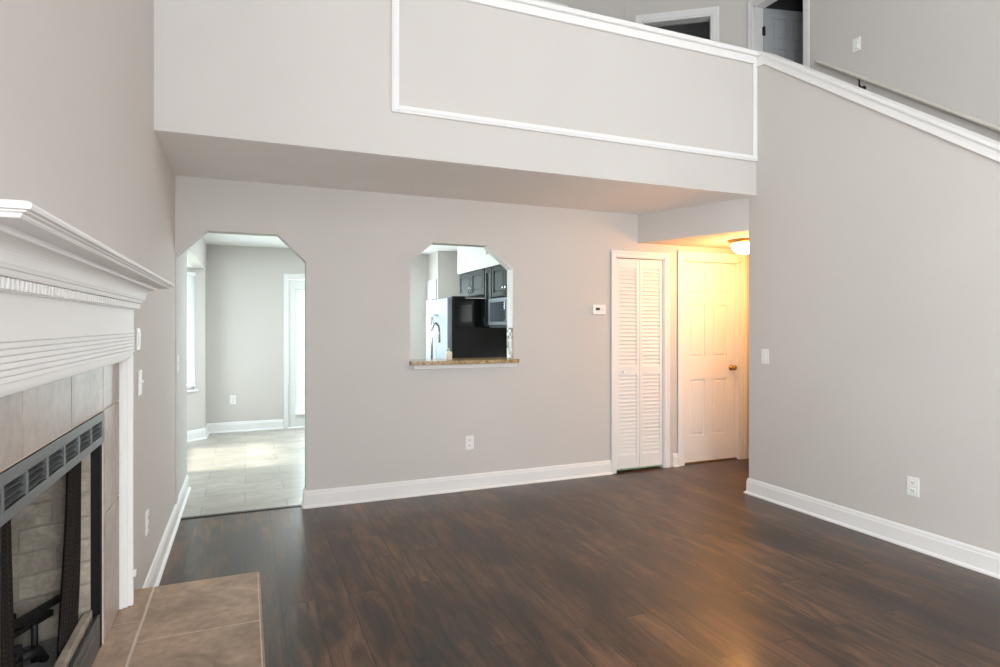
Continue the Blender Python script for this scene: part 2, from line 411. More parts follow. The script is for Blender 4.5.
# unlit rooms beyond the two upper doorways
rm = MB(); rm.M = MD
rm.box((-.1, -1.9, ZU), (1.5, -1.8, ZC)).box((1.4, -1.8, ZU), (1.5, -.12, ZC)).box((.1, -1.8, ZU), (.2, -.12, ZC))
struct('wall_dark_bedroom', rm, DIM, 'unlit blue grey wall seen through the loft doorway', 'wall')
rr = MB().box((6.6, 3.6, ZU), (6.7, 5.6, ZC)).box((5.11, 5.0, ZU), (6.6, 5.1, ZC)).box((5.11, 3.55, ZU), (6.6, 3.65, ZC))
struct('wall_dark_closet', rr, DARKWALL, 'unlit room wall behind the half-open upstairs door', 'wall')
struct('floor_upper_rooms', MB().box((5.11, 3.55, ZU - .1), (7.1, 8.0, ZU)).box((2.0, 6.4, ZU - .1), (5.11, 8.0, ZU)), CARPET, 'carpet of the unlit upstairs rooms', 'floor')

# ------------------------------------------------------------------ baseboards
def bb(name, runs, label):
    mb = MB()
    for r in runs: mb.sweep(BASE, *r)
    return struct(name, mb, WHITE, label, 'baseboard')
bb('baseboard_back', [((.41, YB, 0), (3.172, YB, 0), (0, -1, 0)), ((3.885, YB, 0), (3.945, YB, 0), (0, -1, 0)), ((4.872, YB, 0), (5.11, YB, 0), (0, -1, 0)),
                      ((.430, YB + .12, 0), (.430, YB - .016, 0), (-1, 0, 0), 0, 0)], 'white baseboard along the back wall')
bb('baseboard_left', [((XL, 2.92, 0), (XL, 5.80, 0), (1, 0, 0))], 'white baseboard on the left wall between hearth and archway')
bb('baseboard_right', [((XR, YN, 0), (XR, 3.842, 0), (-1, 0, 0), 0, 1), ((XR, 3.842, 0), (XR + .12, 3.842, 0), (0, 1, 0), -1, 0)], 'white baseboard along the stair wall')
bb('baseboard_dining', [((XL, YD, 0), (.472, YD, 0), (0, -1, 0)), ((XL, 8.30, 0), (XL, YD, 0), (1, 0, 0)),
                        ((-1.02, 7.80, 0), (-.458, 8.30, 0), (.665, -.747, 0))], 'white baseboard along the dining room far wall')
bb('baseboard_near', [((XL, YN, 0), (XR, YN, 0), (0, 1, 0))], 'white baseboard behind the photographer')
bb('baseboard_fireplace', [((XL, YN, 0), (XL, 1.03, 0), (1, 0, 0))], 'white baseboard on the left wall near the photographer')

# ------------------------------------------------------------------ balcony and stair trim
def trim(name, mb, label): return struct(name, mb, WHITE, label, 'trim')
TP = .018
mb = MB()
mb.box((.842, YF - TP, 2.735), (.892, YF, ZC), .006).box((.892, YF - TP, 2.735), (3.832, YF, 2.782), .006).box((3.815, YF - TP, 2.735), (XR - .002, YF, 3.545), .006)
mb.box((.854, YF - TP - .006, 2.747), (.880, YF, ZC), .003).box((.880, YF - TP - .006, 2.749), (3.825, YF, 2.768), .003)
trim('trim_1', mb, 'white picture-frame moulding on the balcony face')
mb = MB().box((.892, YF - .022, 3.528), (XR, YF, 3.59), .006)
mb.box((.842, YF - .05, 3.585), (XR - .01, YF + .17, 3.622), .008)
trim('trim_2', mb, 'white level cap rail on top of the balcony half wall')
# sloping cap on the stair wall
def slope(mb, y0, y1, a, b, x0, x1):
    mb.prism([(y0, ztop(y0) + a), (y1, ztop(y1) + a), (y1, ztop(y1) + b), (y0, ztop(y0) + b)], 0, x0, x1)
mb = MB()
slope(mb, .2, 3.68, -.005, .060, XR - .018, XR + .132); slope(mb, .2, 3.69, .060, .088, XR - .028, XR + .142)
mb.box((XR - .018, 3.68, 3.50), (XR + .132, 3.87, 3.580), .004).box((XR - .028, 3.69, 3.58), (XR + .142, 3.89, 3.612), .005)
trim('trim_3', mb, 'white sloping cap rail on top of the stair wall')

# ------------------------------------------------------------------ doors
def casing(mb, axis, face, sgn, u0, u1, z0, ztp, w=.066):
    """flat door casing with a raised back band, on plane 'face' of the axis, projecting sgn."""
    def bx(ua, ub, za, zb, d0, d1, bv=.004):
        A = [0, 0, 0]; B = [0, 0, 0]; o = 1 - axis
        A[axis] = face + sgn * d0; B[axis] = face + sgn * d1; A[o] = ua; B[o] = ub; A[2] = za; B[2] = zb
        mb.box(A, B, bv)
    for d, i0, i1 in ((.012, 0, w), (.019, w * .55, w)):
        bx(u0 - i1, u0 - i0, z0, ztp + i1, 0, d); bx(u1 + i0, u1 + i1, z0, ztp + i1, 0, d); bx(u0 - i0, u1 + i0, ztp + i0, ztp + i1, 0, d)
def jamb(mb, axis, a0, a1, u0, u1, z0, ztp, t=.018):
    def bx(ua, ub, za, zb):
        A = [0, 0, 0]; B = [0, 0, 0]; o = 1 - axis
        A[axis] = a0; B[axis] = a1; A[o] = ua; B[o] = ub; A[2] = za; B[2] = zb; mb.box(A, B)
    bx(u0, u0 + t, z0, ztp); bx(u1 - t, u1, z0, ztp); bx(u0, u1, ztp - t, ztp)
def six_panel(mb, w, z0, h, th, both=False):
    """six-panel door slab in local space: x 0..w, y 0..th (front at y=0), z from z0."""
    st, mid = w * .155, w * .145; k = h / 2.03
    rows = [(.265 * k, .858 * k - .02), (1.06 * k, 1.60 * k), (1.70 * k, 1.93 * k)]
    cw = (w - 2 * st - mid) / 2
    cols = [(st, st + cw), (st + cw + mid, w - st)]
    zs = [0, rows[0][0], rows[0][1], rows[1][0], rows[1][1], rows[2][0], rows[2][1], h]
    mb.box((0, 0, z0), (st, th, z0 + h)); mb.box((w - st, 0, z0), (w, th, z0 + h))
    for a, b in ((0, 1), (2, 3), (4, 5), (6, 7)): mb.box((st, 0, z0 + zs[a]), (w - st, th, z0 + zs[b]))
    for r in rows:
        mb.box((st + cw, 0, z0 + r[0]), (st + cw + mid, th, z0 + r[1]))
        for c in cols:
            mb.box((c[0], .013, z0 + r[0]), (c[1], th - .013, z0 + r[1]))
            mb.box((c[0] + .022, .004, z0 + r[0] + .022), (c[1] - .022, th - .004, z0 + r[1] - .022), .010, 2)
    return mb
def knob_on(parent, c, axis, m=BRASS, r=.027):
    k = MB().lathe([(.0, 0), (r * 1.15, 0), (r * 1.15, .004), (r * .95, .008), (r * .42, .012), (r * .38, .03), (r * .8, .036), (r, .048), (r * .95, .060), (r * .6, .069), (0, .071)], c, axis).build('knob', m, parent)
    k['label'] = 'aged brass door knob'; return k
# hall door
d1 = thing('door_1', (4.39, 4.90, 0), 'white six-panel hall door with brass knob lit by warm ceiling light', 'door', kind='structure')
mb = MB(); casing(mb, 1, YB, -1, 4.02, 4.76, 0, 2.06, .075); mb.build('casing', WHITE, d1)
mb = MB(); jamb(mb, 1, YB - .001, YB + .121, 4.02, 4.76, 0, 2.06); mb.box((4.02, YB + .095, 0), (4.032, YB + .115, 2.05)); mb.build('jamb', WHITE, d1)
mb = MB(); mb.M = Matrix.Translation((4.041, YB + .055, 0)); six_panel(mb, .698, .012, 2.027, .036); mb.build('door_slab', WHITE, d1)
knob_on(d1, (4.685, YB + .055, .955), (0, -1, 0))
mb = MB().box((4.03, YB + .03, .0), (4.75, YB + .125, .011), .003).build('sill', mat('oak_sill', (.16, .09, .045), .5), d1)
# louvred bifold closet door
d2 = thing('door_2', (3.507, YB, 0), 'white louvred bifold closet door beside the thermostat', 'door', kind='structure')
mb = MB(); casing(mb, 1, YB, -1, 3.225, 3.79, 0, 2.05, .055); mb.build('casing', WHITE, d2)
mb = MB(); jamb(mb, 1, YB - .001, YB + .121, 3.225, 3.79, 0, 2.05, .010); mb.build('jamb', WHITE, d2)
for xa, xb in ((3.237, 3.505), (3.508, 3.776)):
    mb = MB(); y0, y1 = YB + .012, YB + .040
    z0, z1 = .03, 2.033
    mb.box((xa, y0, z0), (xa + .034, y1, z1), .002).box((xb - .034, y0, z0), (xb, y1, z1), .002)
    for a, b in ((z0, .155), (.92, 1.0), (1.945, z1)): mb.box((xa + .034, y0, a), (xb - .034, y1, b), .002)
    lf2 = mb.build('bifold_leaf', WHITE, d2)
    mb = MB()
    for a, b in ((.155, .92), (1.0, 1.945)):
        n = round((b - a) / .0365)
        for k in range(n):
            z = a + (k + .5) * (b - a) / n
            mb.prism([(y0 + .003, z - .017), (y0 + .007, z - .019), (y1 - .003, z + .015), (y1 - .007, z + .019)], 0, xa + .033, xb - .033)
    mb.build('louvres', WHITE, lf2)
MB().lathe([(.006, 0), (.006, .012), (.014, .016), (.016, .024), (.010, .03), (0, .031)], (3.31, YB + .012, .955), (0, -1, 0), 16).build('pull_knob', WHITE, d2)
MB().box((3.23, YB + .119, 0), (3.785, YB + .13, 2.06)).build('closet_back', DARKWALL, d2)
# upstairs doorway in the stairwell wall, door half open
d3 = thing('door_3', (XS, 4.585, ZU), 'half-open six-panel door at the top of the stairs', 'door', kind='structure')
mb = MB(); casing(mb, 0, XS, -1, 4.265, 4.905, ZU, 4.80, .07); mb.build('casing', WHITE, d3)
mb = MB(); jamb(mb, 0, XS - .001, XS + .121, 4.265, 4.905, ZU, 4.80); mb.build('jamb', WHITE, d3)
mb = MB(); mb.M = Matrix.Translation((5.115, 4.882, 0)) @ Matrix.Rotation(math.radians(-13), 4, 'Z'); six_panel(mb, .60, ZU + .01, 2.02, .036); mb.M = Matrix(); sl = mb.build('door_slab', DOORSHADE, d3)
for z in (ZU + .22, ZU + 1.05, ZU + 1.78):
    MB().box((5.095, 4.868, z - .045), (5.125, 4.888, z + .045), .003).tube([(5.112, 4.872, z - .05), (5.112, 4.872, z + .05)], .008, 10).build('hinge', HINGE, d3)
# loft doorway in the angled wall
p = MD @ Vector((.74, 0, 0))
d4 = thing('door_4', (p.x, p.y, ZU), 'white-cased doorway into an unlit room in the angled loft wall', 'door', kind='structure')
mb = MB(); mb.M = MD; casing(mb, 1, 0, 1, .365, 1.115, ZU, 4.79, .07); mb.build('casing', WHITE, d4)
mb = MB(); mb.M = MD; jamb(mb, 1, -.121, .001, .365, 1.115, ZU, 4.79); mb.build('jamb', WHITE, d4)
# white loft door in the back wall of the loft
d5 = thing('door_5', (2.79, cy, ZU), 'white loft door just showing over the balcony cap', 'door', kind='structure')
mb = MB(); casing(mb, 1, cy, -1, 2.44, 3.14, ZU, 4.78, .06); mb.build('casing', WHITE, d5)
mb = MB(); mb.M = Matrix.Translation((2.45, cy + .03, 0)); six_panel(mb, .68, ZU + .01, 2.0, .036); mb.build('door_slab', WHITE, d5)
# patio door with glass
d6 = thing('door_6', (.975, YD, 0), 'white glazed patio door in the dining room far wall', 'door', kind='structure')
mb = MB(); casing(mb, 1, YD, -1, .54, 1.41, 0, 2.03, .066); mb.build('casing', WHITE, d6)
mb = MB().box((.545, YD + .02, .01), (.64, YD + .065, 2.02), .004).box((1.31, YD + .02, .01), (1.405, YD + .065, 2.02), .004).box((.64, YD + .02, .01), (1.31, YD + .065, .2), .004).box((.64, YD + .02, 1.92), (1.31, YD + .065, 2.02), .004)
mb.build('door_frame', WHITE, d6)
MB().box((.64, YD + .035, .2), (1.31, YD + .045, 1.92)).build('pane', GLASS, d6)
# pantry door on the side of the pantry corner
d7 = thing('door_7', (2.49, 8.42, 0), 'white pantry door in the kitchen corner behind the fridge', 'door', kind='structure')
mb = MB(); casing(mb, 0, 2.49, -1, 8.27, 8.60, 0, 2.0, .05); mb.build('casing', WHITE, d7)
mb = MB(); mb.M = Matrix.Translation((2.475, 8.59, 0)) @ Matrix.Rotation(math.radians(-90), 4, 'Z'); six_panel(mb, .31, .01, 1.98, .03); mb.build('door_slab', WHITE, d7)

# ------------------------------------------------------------------ windows and blinds
def blind(name, M, w, z0, z1, label, parent_loc, sl=.025, ang=35):
    r = thing(name, parent_loc, label, 'blind', 'window blinds')
    mb = MB(); mb.M = M; mb.box((0, -.03, z1 - .045), (w, .01, z1), .004); mb.build('headrail', WHITE, r)
    mb = MB(); mb.M = M
    n = int((z1 - z0 - .08) / .038); a = math.radians(ang)
    for k in range(n):
        z = z1 - .065 - k * .038; dy, dz = math.cos(a) * sl, math.sin(a) * sl
        mb.prism([(-.01 - dy, z - dz), (-.01 - dy, z - dz + .003), (-.01 + dy, z + dz + .003), (-.01 + dy, z + dz)], 0, .004, w - .004)
    for u in (.15, .85): mb.box((w * u - .001, -.012, z0 + .02), (w * u + .001, -.010, z1 - .03))
    mb.build('slats', BLIND, r)
    mb = MB(); mb.M = M; mb.box((.002, -.03, z0), (w - .002, .01, z0 + .022), .004); mb.build('bottom_rail', WHITE, r)
    return r
def window(n, M, w, z0, z1, th, loc, label):
    r = thing('window_%d' % n, loc, label, 'window', kind='structure')
    mb = MB(); mb.M = M; t = .04
    mb.box((0, .02, z0), (t, .07, z1), .004).box((w - t, .02, z0), (w, .07, z1), .004).box((t, .02, z0), (w - t, .07, z0 + t), .004).box((t, .02, z1 - t), (w - t, .07, z1), .004)
    mb.box((t, .025, (z0 + z1) / 2 - .02), (w - t, .065, (z0 + z1) / 2 + .02), .004); mb.build('window_frame', WHITE, r)
    mb = MB(); mb.M = M; mb.box((t, .043, z0 + t), (w - t, .048, z1 - t)); mb.build('pane', GLASS, r)
    mb = MB(); mb.M = M; mb.box((-.04, -.03, z0 - .025), (w + .04, .03, z0), .005); mb.build('window_sill', WHITE, r)
    return r
def frame_of(p0, p1):
    d = Vector((p1[0] - p0[0], p1[1] - p0[1], 0)); return Matrix.Translation((*p0, 0)) @ Matrix.Rotation(math.atan2(d.y, d.x), 4, 'Z')
MF = frame_of(BAYF1, BAYF0)
MW = MF @ Matrix.Translation((.30, 0, 0)); q = MW @ Vector((.15, 0, .62))
window(1, MW, .30, .62, 2.04, .1, q, 'narrow bay window behind white blinds beyond the archway')
blind('window_blind', MW, .30, .66, 2.035, 'white horizontal blind over the narrow bay window', q, ang=58)
MM = frame_of((-1.02, 6.30), (-1.02, 7.80)) @ Matrix.Translation((.12, 0, 0)); q = MM @ Vector((.6, 0, .62))
window(2, MM, 1.26, .62, 2.0, .1, q, 'wide middle bay window letting sunlight onto the tile')
MP = Matrix.Translation((.62, YD + .018, 0))
blind('window_blind', MP, .71, .17, 1.93, 'long white horizontal blind hanging on the patio door', (.975, YD, .17), ang=50)
window(3, Matrix.Translation((1.55, YD, 0)), .5, .95, 2.1, .1, (1.8, YD, .95), 'kitchen window beside the patio door')
window(4, Matrix.Translation((1.55, YN, 0)) @ Matrix.Rotation(math.pi, 4, 'Z'), 1.6, .45, 2.65, .1, (.75, YN, .45), 'tall living room window behind the photographer, nearest the fireplace')
window(5, Matrix.Translation((3.55, YN, 0)) @ Matrix.Rotation(math.pi, 4, 'Z'), 1.6, .45, 2.65, .1, (2.75, YN, .45), 'tall living room window behind the photographer, nearest the stairs')
window(6, Matrix.Translation((1.5, YN, 0)) @ Matrix.Rotation(math.pi, 4, 'Z'), 1.4, 3.1, 4.3, .1, (.8, YN, 3.1), 'upper living room window behind the photographer')

window(7, Matrix.Translation((XL, -2.15, 0)) @ Matrix.Rotation(math.pi / 2, 4, 'Z'), 1.7, .6, 2.6, .1, (XL, -1.3, .6), 'added living room side window on the fireplace wall, lighting the stair wall')

# ------------------------------------------------------------------ fireplace
MC, ME = 1.961, 2.76                      # mantel centre and far end of its body (y)
MN = 2 * MC - ME
XF = -.405                                # mantel front plane
ZHH = .30                                 # top of the raised hearth
mt = thing('fireplace_mantel', (XL, MC, ZHH), 'white wooden fireplace mantel with crown, dentil and reeded mouldings', 'mantel')
def wrap(mb, prof):
    """profile (e, z) run round the near end, the front and the far end of the mantel body, mitred."""
    R = []
    for e, z in prof:
        R.append([Vector((XL, MN - e, z)), Vector((XF + e, MN - e, z)), Vector((XF + e, ME + e, z)), Vector((XL, ME + e, z))])
    V = [[mb._v(p) for p in r] for r in R]; n = len(prof)
    for i in range(n):
        a, b = V[i], V[(i + 1) % n]
        for k in range(3): mb.bm.faces.new((a[k], a[k + 1], b[k + 1], b[k]))
    mb.bm.faces.new([v[0] for v in V]); mb.bm.faces.new([v[3] for v in V][::-1])
    return mb
mb = MB(); wrap(mb, [(-.04, 1.551), (.112, 1.551), (.115, 1.554), (.115, 1.557), (.121, 1.559), (.122, 1.561), (.129, 1.562), (.131, 1.566), (.130, 1.570), (.126, 1.573), (.119, 1.575), (-.04, 1.575)])
mb.build('shelf', WHITE, mt)
mb = MB(); pr = [(-.04, 1.485), (.024, 1.485), (.026, 1.489), (.028, 1.496), (.033, 1.497), (.035, 1.503)]
for k in range(9):
    a = k / 8 * math.pi / 2; pr.append((.036 + .030 * (1 - math.cos(a)), 1.504 + .036 * math.sin(a)))
pr += [(.070, 1.541), (.072, 1.545), (.072, 1.551), (-.04, 1.551)]
wrap(mb, pr); mb.build('crown_moulding', WHITE, mt)
mb = MB(); wrap(mb, [(-.04, 1.460), (.010, 1.460), (.010, 1.485), (-.04, 1.485)])
y = MN - .012
while y < ME + .012:
    mb.box((XF, y, 1.463), (XF + .020, y + .014, 1.484), .0015); y += .0245
for yy in (MN - .018, ME + .004):
    for k in range(2): mb.box((XL + .005 + k * .0245, yy, 1.463), (XL + .019 + k * .0245, yy + .014, 1.484), .0015)
mb.build('dentil_trim', WHITE, mt)
MB().box((XL, MN, 1.38), (XF, ME, 1.462)).build('frieze', WHITE, mt)
mb = MB()
prof = [(-.04, 1.381), (.002, 1.381)]
for k in range(7):
    za = 1.381 - k * .0126
    if k: prof += [(.002, za + .0014), (-.002, za + .0004), (-.002, za - .0006), (.002, za - .0016)]
prof += [(.002, 1.2935), (-.04, 1.2935)]
wrap(mb, prof[::-1]); mb.build('reeded_band', WHITE, mt)
mb = MB().box((XL, MN, 1.279), (XF - .002, ME, 1.292)).box((XL, MN + .01, 1.265), (XF - .012, ME - .01, 1.28), .003).build('lower_moulding', WHITE, mt)
for y0, y1, s in ((2.722, ME, 1), (MN, 2 * MC - 2.722, -1)):
    mb = MB()
    if s > 0:
        mb.box((XL, y0 + .020, ZHH + .002), (XF, y1, 1.28), .002).box((XL, y0 + .008, ZHH + .002), (XF - .016, y1, 1.28), .002).box((XL, y0, ZHH + .002), (XF - .030, y1, 1.28), .002)
        mb.box((XL, y1, ZHH + .002), (XF - .018, y1 + .012, 1.28), .002)
    else:
        mb.box((XL, y0, ZHH + .002), (XF, y1 - .020, 1.28), .002).box((XL, y0, ZHH + .002), (XF - .016, y1 - .008, 1.28), .002).box((XL, y0, ZHH + .002), (XF - .030, y1, 1.28), .002)
    mb.build('leg', WHITE, mt)
    MB().box((XL, y0 + (.03 if s > 0 else 0), ZHH + .11), (XF + .008, y1 + .014 if s > 0 else y1 - .03, ZHH + .135), .003).build('plinth_cap', WHITE, mt)

# tile surround
ts = thing('tile_surround', (XL, MC, ZHH), 'taupe stone tile surround between white mantel and black firebox', 'tile surround')
XT = -.447
mb = MB(); g = .0022
ys = [2 * MC - 2.720, 1.21, 1.617, 2.024, 2.431, 2.7205]
for a, b in zip(ys, ys[1:]):
    if b - a > .02: mb.box((XL + .001, a + g, 1.108 + g), (XT, b - g, 1.2645), .002)
zs2 = [ZHH + .004, .745, 1.108]
for ya, yb in ((2.452, 2.7205), (2 * MC - 2.720, 1.488)):
    for a, b in zip(zs2, zs2[1:]): mb.box((XL + .001, ya + g, a + g), (XT, yb - g, b - g), .002)
mb.build('stone_tiles', SURR, ts)
MB().box((XL + .0005, 1.2025, 1.106), (XT - .003, 2.7205, 1.2645)).box((XL + .0005, 2.452, ZHH + .001), (XT - .003, 2.7205, 1.106)).box((XL + .0005, 1.2025, ZHH + .001), (XT - .003, 1.488, 1.106)).build('grout_lines', GROUT, ts)

# raised hearth
hh = thing('raised_hearth', (-.2, MC, 0), 'raised hearth slab of large brown stone tiles in front of the fireplace', 'hearth')
HX, HY0, HY1 = .057, 2 * MC - 2.917, 2.917
MB().box((XL + .001, HY0 + .006, 0), (HX - .004, HY1 - .006, ZHH - .003)).build('grouted_base', GROUT, hh)
mb = MB(); g = .0042
jx = -.352
mj = [HY0, 1.03 + .43, 1.943, 2.43, HY1]; sj = [HY0, 1.19, 1.66, 2.13, 2.60, HY1]
for a, b in zip(mj, mj[1:]): mb.box((jx + g, a + g, ZHH - .012), (HX - .008, b - g, ZHH), .002)
for a, b in zip(sj, sj[1:]): mb.box((XL + .001, a + g, ZHH - .012), (jx - g, b - g, ZHH), .002)
mb.build('top_tiles', HEARTH, hh)
mb = MB()
for a, b in zip(mj, mj[1:]): mb.box((HX - .006, a + g, .004), (HX + .003, b - g, ZHH - .003), .0015)
for yy, s in ((HY1, 1), (HY0, -1)):
    for a, b in ((XL + .004, -.20), (-.20, HX - .006)): mb.box((a + g, yy - s * .008, .004), (b - g, yy + s * .0, ZHH - .003), .0015)
mb.build('riser_tiles', HEARTH, hh)

# firebox
fb = thing('firebox', (-.66, 1.97, ZHH), 'black metal firebox with louvred hood strip and brick-lined interior', 'firebox')
XM = -.455
for ya, yb in ((1.492, 1.514), (2.427, 2.448)): MB().box((XL - .03, ya, .301), (XM + .002, yb, 1.005), .002).build('side_frame', BLACKM, fb)
mb = MB()
# hood strip with slots
sl_y = [2.412 - .1525 * k for k in range(7)]
mb.box((XM - .02, 1.492, 1.075), (XM + .008, 2.448, 1.103), .002).box((XM - .02, 1.492, .998), (XM + .008, 2.448, 1.024), .002)
mb.box((XM - .02, 2.412, 1.024), (XM + .008, 2.448, 1.075)).box((XM - .02, 1.492, 1.024), (XM + .008, sl_y[6] + .014, 1.075))
for k in range(1, 6): mb.box((XM - .02, sl_y[k] - .009, 1.024), (XM + .008, sl_y[k] + .009, 1.075))
for k in range(6):
    for z in (1.031, 1.047, 1.063): mb.prism([(XM - .016, z + .008), (XM - .014, z + .010), (XM + .008, z + .001), (XM + .006, z - .002)], 1, sl_y[k + 1], sl_y[k])
hs = mb.build('louvre_strip', GREYM, fb)
MB().box((XM - .10, 1.5, 1.0), (XM - .02, 2.44, 1.098)).build('hood_back', BLACKM, fb)
mb = MB().box((XM - .014, 1.522, .302), (XM + .001, 2.418, .420), .003).box((XM - .014, 1.56, .33), (XM + .004, 2.38, .385), .003)
mb.build('lower_grille', mat('dark_grille_metal', (.045, .042, .039), .35, .3), fb)
MB().box((-.497, 1.53, .36), (-.474, 2.412, .443), .003).build('ledge', BRICK, fb)
MB().box((-.96, 1.5, .31), (-.497, 2.44, .385)).build('ash_floor', ASH, fb)
MB().box((-.497, 1.53, .31), (XM - .014, 2.412, .359)).build('damper_slot', BLACKM, fb)
def brick_panel(p0, p1, name, flip=1):
    p0 = Vector((*p0, 0)); p1 = Vector((*p1, 0)); d = p1 - p0; L = d.length; M = Matrix.Translation(p0) @ Matrix.Rotation(math.atan2(d.y, d.x), 4, 'Z')
    mb = MB(); mb.M = M; mb.box((0, 0, .38), (L, flip * .03, 1.02)); base = mb.build(name, MORTAR, fb)
    mb = MB(); mb.M = M; z = .388; r = 0
    while z < 1.0:
        u = -.10 if r % 2 else 0.0
        while u < L:
            a, b = max(u, .002), min(u + .20, L) - .006
            if b - a > .02: mb.box((a, -flip * .006, z), (b, flip * .01, z + .069), .003)
            u += .206
        z += .075; r += 1
    mb.build('firebricks', BRICK, base)
brick_panel((-.480, 2.415), (-.94, 2.20), 'far_side_lining', -1)
brick_panel((-.480, 1.525), (-.94, 1.74), 'near_side_lining')
brick_panel((-.94, 1.74), (-.94, 2.20), 'back_lining')
mb = MB().box((-.97, 1.5, 1.0), (-.48, 2.44, 1.02)).build('smoke_dome', BLACKM, fb)
MB().box((-1.0, 1.47, .30), (-.97, 2.47, 1.1)).box((-1.0, 2.44, .30), (-.58, 2.47, 1.1)).box((-1.0, 1.47, .30), (-.58, 1.5, 1.1)).box((-1.0, 1.47, .27), (-.58, 2.47, .31)).box((-1.0, 1.47, 1.07), (-.58, 2.47, 1.11)).build('outer_shell', BLACKM, fb)

def curtain(label, ya0, ya1, yb0, yb1, z0, z1, nf, ph):
    def fn(u, v):
        w = v * v * .5 + v * .5
        y = (ya0 + (ya1 - ya0) * u) * (1 - w) + (yb0 + (yb1 - yb0) * u) * w
        x = -.509 + .008 * math.sin(u * nf * 2 * math.pi + ph) + .002 * math.sin(v * 5 + u * 5)
        return (x, y, z1 + (z0 - z1) * v)
    o = MB().grid(fn, 72, 16).build('mesh_curtain', MESHM, None, .003)
    tag(o, label, 'fire curtain', 'firebox mesh curtains')
curtain('dark metal mesh curtain gathered at the archway side of the firebox', 2.255, 2.410, 2.15, 2.345, .40, .998, 6, 0)
curtain('dark metal mesh curtain gathered at the near side of the firebox', 1.535, 1.74, 1.54, 1.76, .40, .998, 6, 1)
# grate and burner
gr = thing('log_grate', (-.66, 2.08, .385), 'black cast iron log grate standing on the ash floor', 'log grate')
dv = Vector((-.42, -.907, 0))
def bar(p0, L, s=.017):
    p0 = Vector(p0); p1 = p0 + dv * L; w = dv.cross(Vector((0, 0, 1))) * s * .5
    mb = MB(); v = [mb._v(p + a * w + Vector((0, 0, b * s * .5))) for p in (p0, p1) for a, b in ((-1, -1), (1, -1), (1, 1), (-1, 1))]
    for q in ((0, 1, 2, 3), (7, 6, 5, 4), (0, 4, 5, 1), (1, 5, 6, 2), (2, 6, 7, 3), (3, 7, 4, 0)): mb.bm.faces.new([v[i] for i in q])
    return mb.build('grate_bar', IRON, gr)
for p0, L in (((-.535, 2.325, .535), .62), ((-.565, 2.31, .495), .58), ((-.60, 2.15, .47), .42), ((-.66, 2.31, .50), .5), ((-.73, 2.25, .50), .42), ((-.585, 2.10, .445), .36), ((-.62, 1.98, .425), .30)): bar(p0, L)
for p0, p1 in (((-.58, 2.23, .51), (-.80, 2.13, .49)), ((-.66, 2.03, .49), (-.86, 1.95, .49))):
    MB().tube([p0, p1], .010, 8).build('cross_bar', IRON, gr)
for p in ((-.585, 2.225), (-.79, 2.135), (-.665, 2.03), (-.85, 1.955)):
    MB().tube([(p[0], p[1], .386), (p[0], p[1], .50)], .009, 8).build('leg', IRON, gr)
gb = thing('gas_burner', (-.64, 2.1, .385), 'ringed gas burner valve lying under the log grate', 'burner')
pts = [(-.632 + .034 * math.cos(a), 2.115 + .034 * math.sin(a), .455) for a in [2 * math.pi * k / 20 for k in range(21)]]
MB().tube(pts, .007, 8).build('ring', IRON, gb)
MB().tube([(-.60, 2.14, .44), (-.57, 2.20, .43), (-.565, 2.22, .40), (-.56, 2.225, .388)], .014, 10).build('pipe', IRON, gb)
MB().lathe([(.022, 0), (.022, .05), (.014, .055), (.014, .07)], (-.615, 2.145, .386)).build('valve', IRON, gb)

# ------------------------------------------------------------------ plates on the walls
def plate(name, M, w, h, kind):
    r = bpy.data.objects.new(name, None); C.objects.link(r); r.location = M.translation
    def put(nm, m, *bxs):
        mb = MB(); mb.M = M
        for a, b, bv in bxs: mb.box(a, b, bv)
        return mb.build(nm, m, r)
    put('cover_plate', PLAST, ((-w / 2, -.007, -h / 2), (w / 2, 0, h / 2), .003))
    if kind == 'outlet':
        for s in (-1, 1):
            rc = put('receptacle', PLAST, ((-.017, -.0095, s * .024 - .014), (.017, -.004, s * .024 + .014), .004))
            mb = MB(); mb.M = M
            for u in (-.0065, .0065): mb.box((u - .0012, -.0105, s * .024 - .002), (u + .0012, -.009, s * .024 + .007))
            mb.box((-.002, -.0105, s * .024 - .010), (.002, -.009, s * .024 - .006)); mb.build('slots', SLOT, rc)
    elif kind == 'switch':
        put('switch_frame', PLAST, ((-.008, -.0085, -.016), (.008, -.004, .016), .001))
        put('toggle', PLAST, ((-.0045, -.020, -.001), (.0045, -.006, .011), .002))
    elif kind == 'rocker':
        put('rocker', PLAST, ((-.017, -.0115, -.034), (.017, -.004, .034), .003))
    return r
FB = lambda x, z: Matrix.Translation((x, YB, z))
FR = lambda y, z, X=XR: Matrix.Translation((X, y, z)) @ Matrix.Rotation(math.radians(-90), 4, 'Z')
FL = lambda y, z: Matrix.Translation((XL, y, z)) @ Matrix.Rotation(math.radians(90), 4, 'Z')
tag(plate('wall_outlet', FB(1.760, .40), .074, .118, 'outlet'), 'white wall outlet low on the back wall under the pass-through', 'outlet', 'wall outlets')
tag(plate('wall_outlet', FR(2.497, .388), .074, .118, 'outlet'), 'white wall outlet low on the stair wall above its baseboard', 'outlet', 'wall outlets')
tag(plate('wall_outlet', FL(3.49, .41), .074, .118, 'outlet'), 'white wall outlet low on the fireplace wall beyond the hearth', 'outlet', 'wall outlets')
tag(plate('wall_outlet', Matrix.Translation((-.15, YD, .42)), .074, .118, 'outlet'), 'white wall outlet on the dining room far wall through the archway', 'outlet', 'wall outlets')
tag(plate('light_switch', FR(3.668, 1.147), .074, .118, 'switch'), 'white light switch near the hall edge of the stair wall', 'switch', 'light switches')
tag(plate('light_switch', FR(3.72, 3.88, XS), .074, .118, 'rocker'), 'white light switch high up on the stairwell wall', 'switch', 'light switches')
tag(plate('light_switch', FL(3.27, 1.13), .074, .118, 'switch'), 'white light switch on the fireplace wall beside the mantel leg', 'switch', 'light switches')
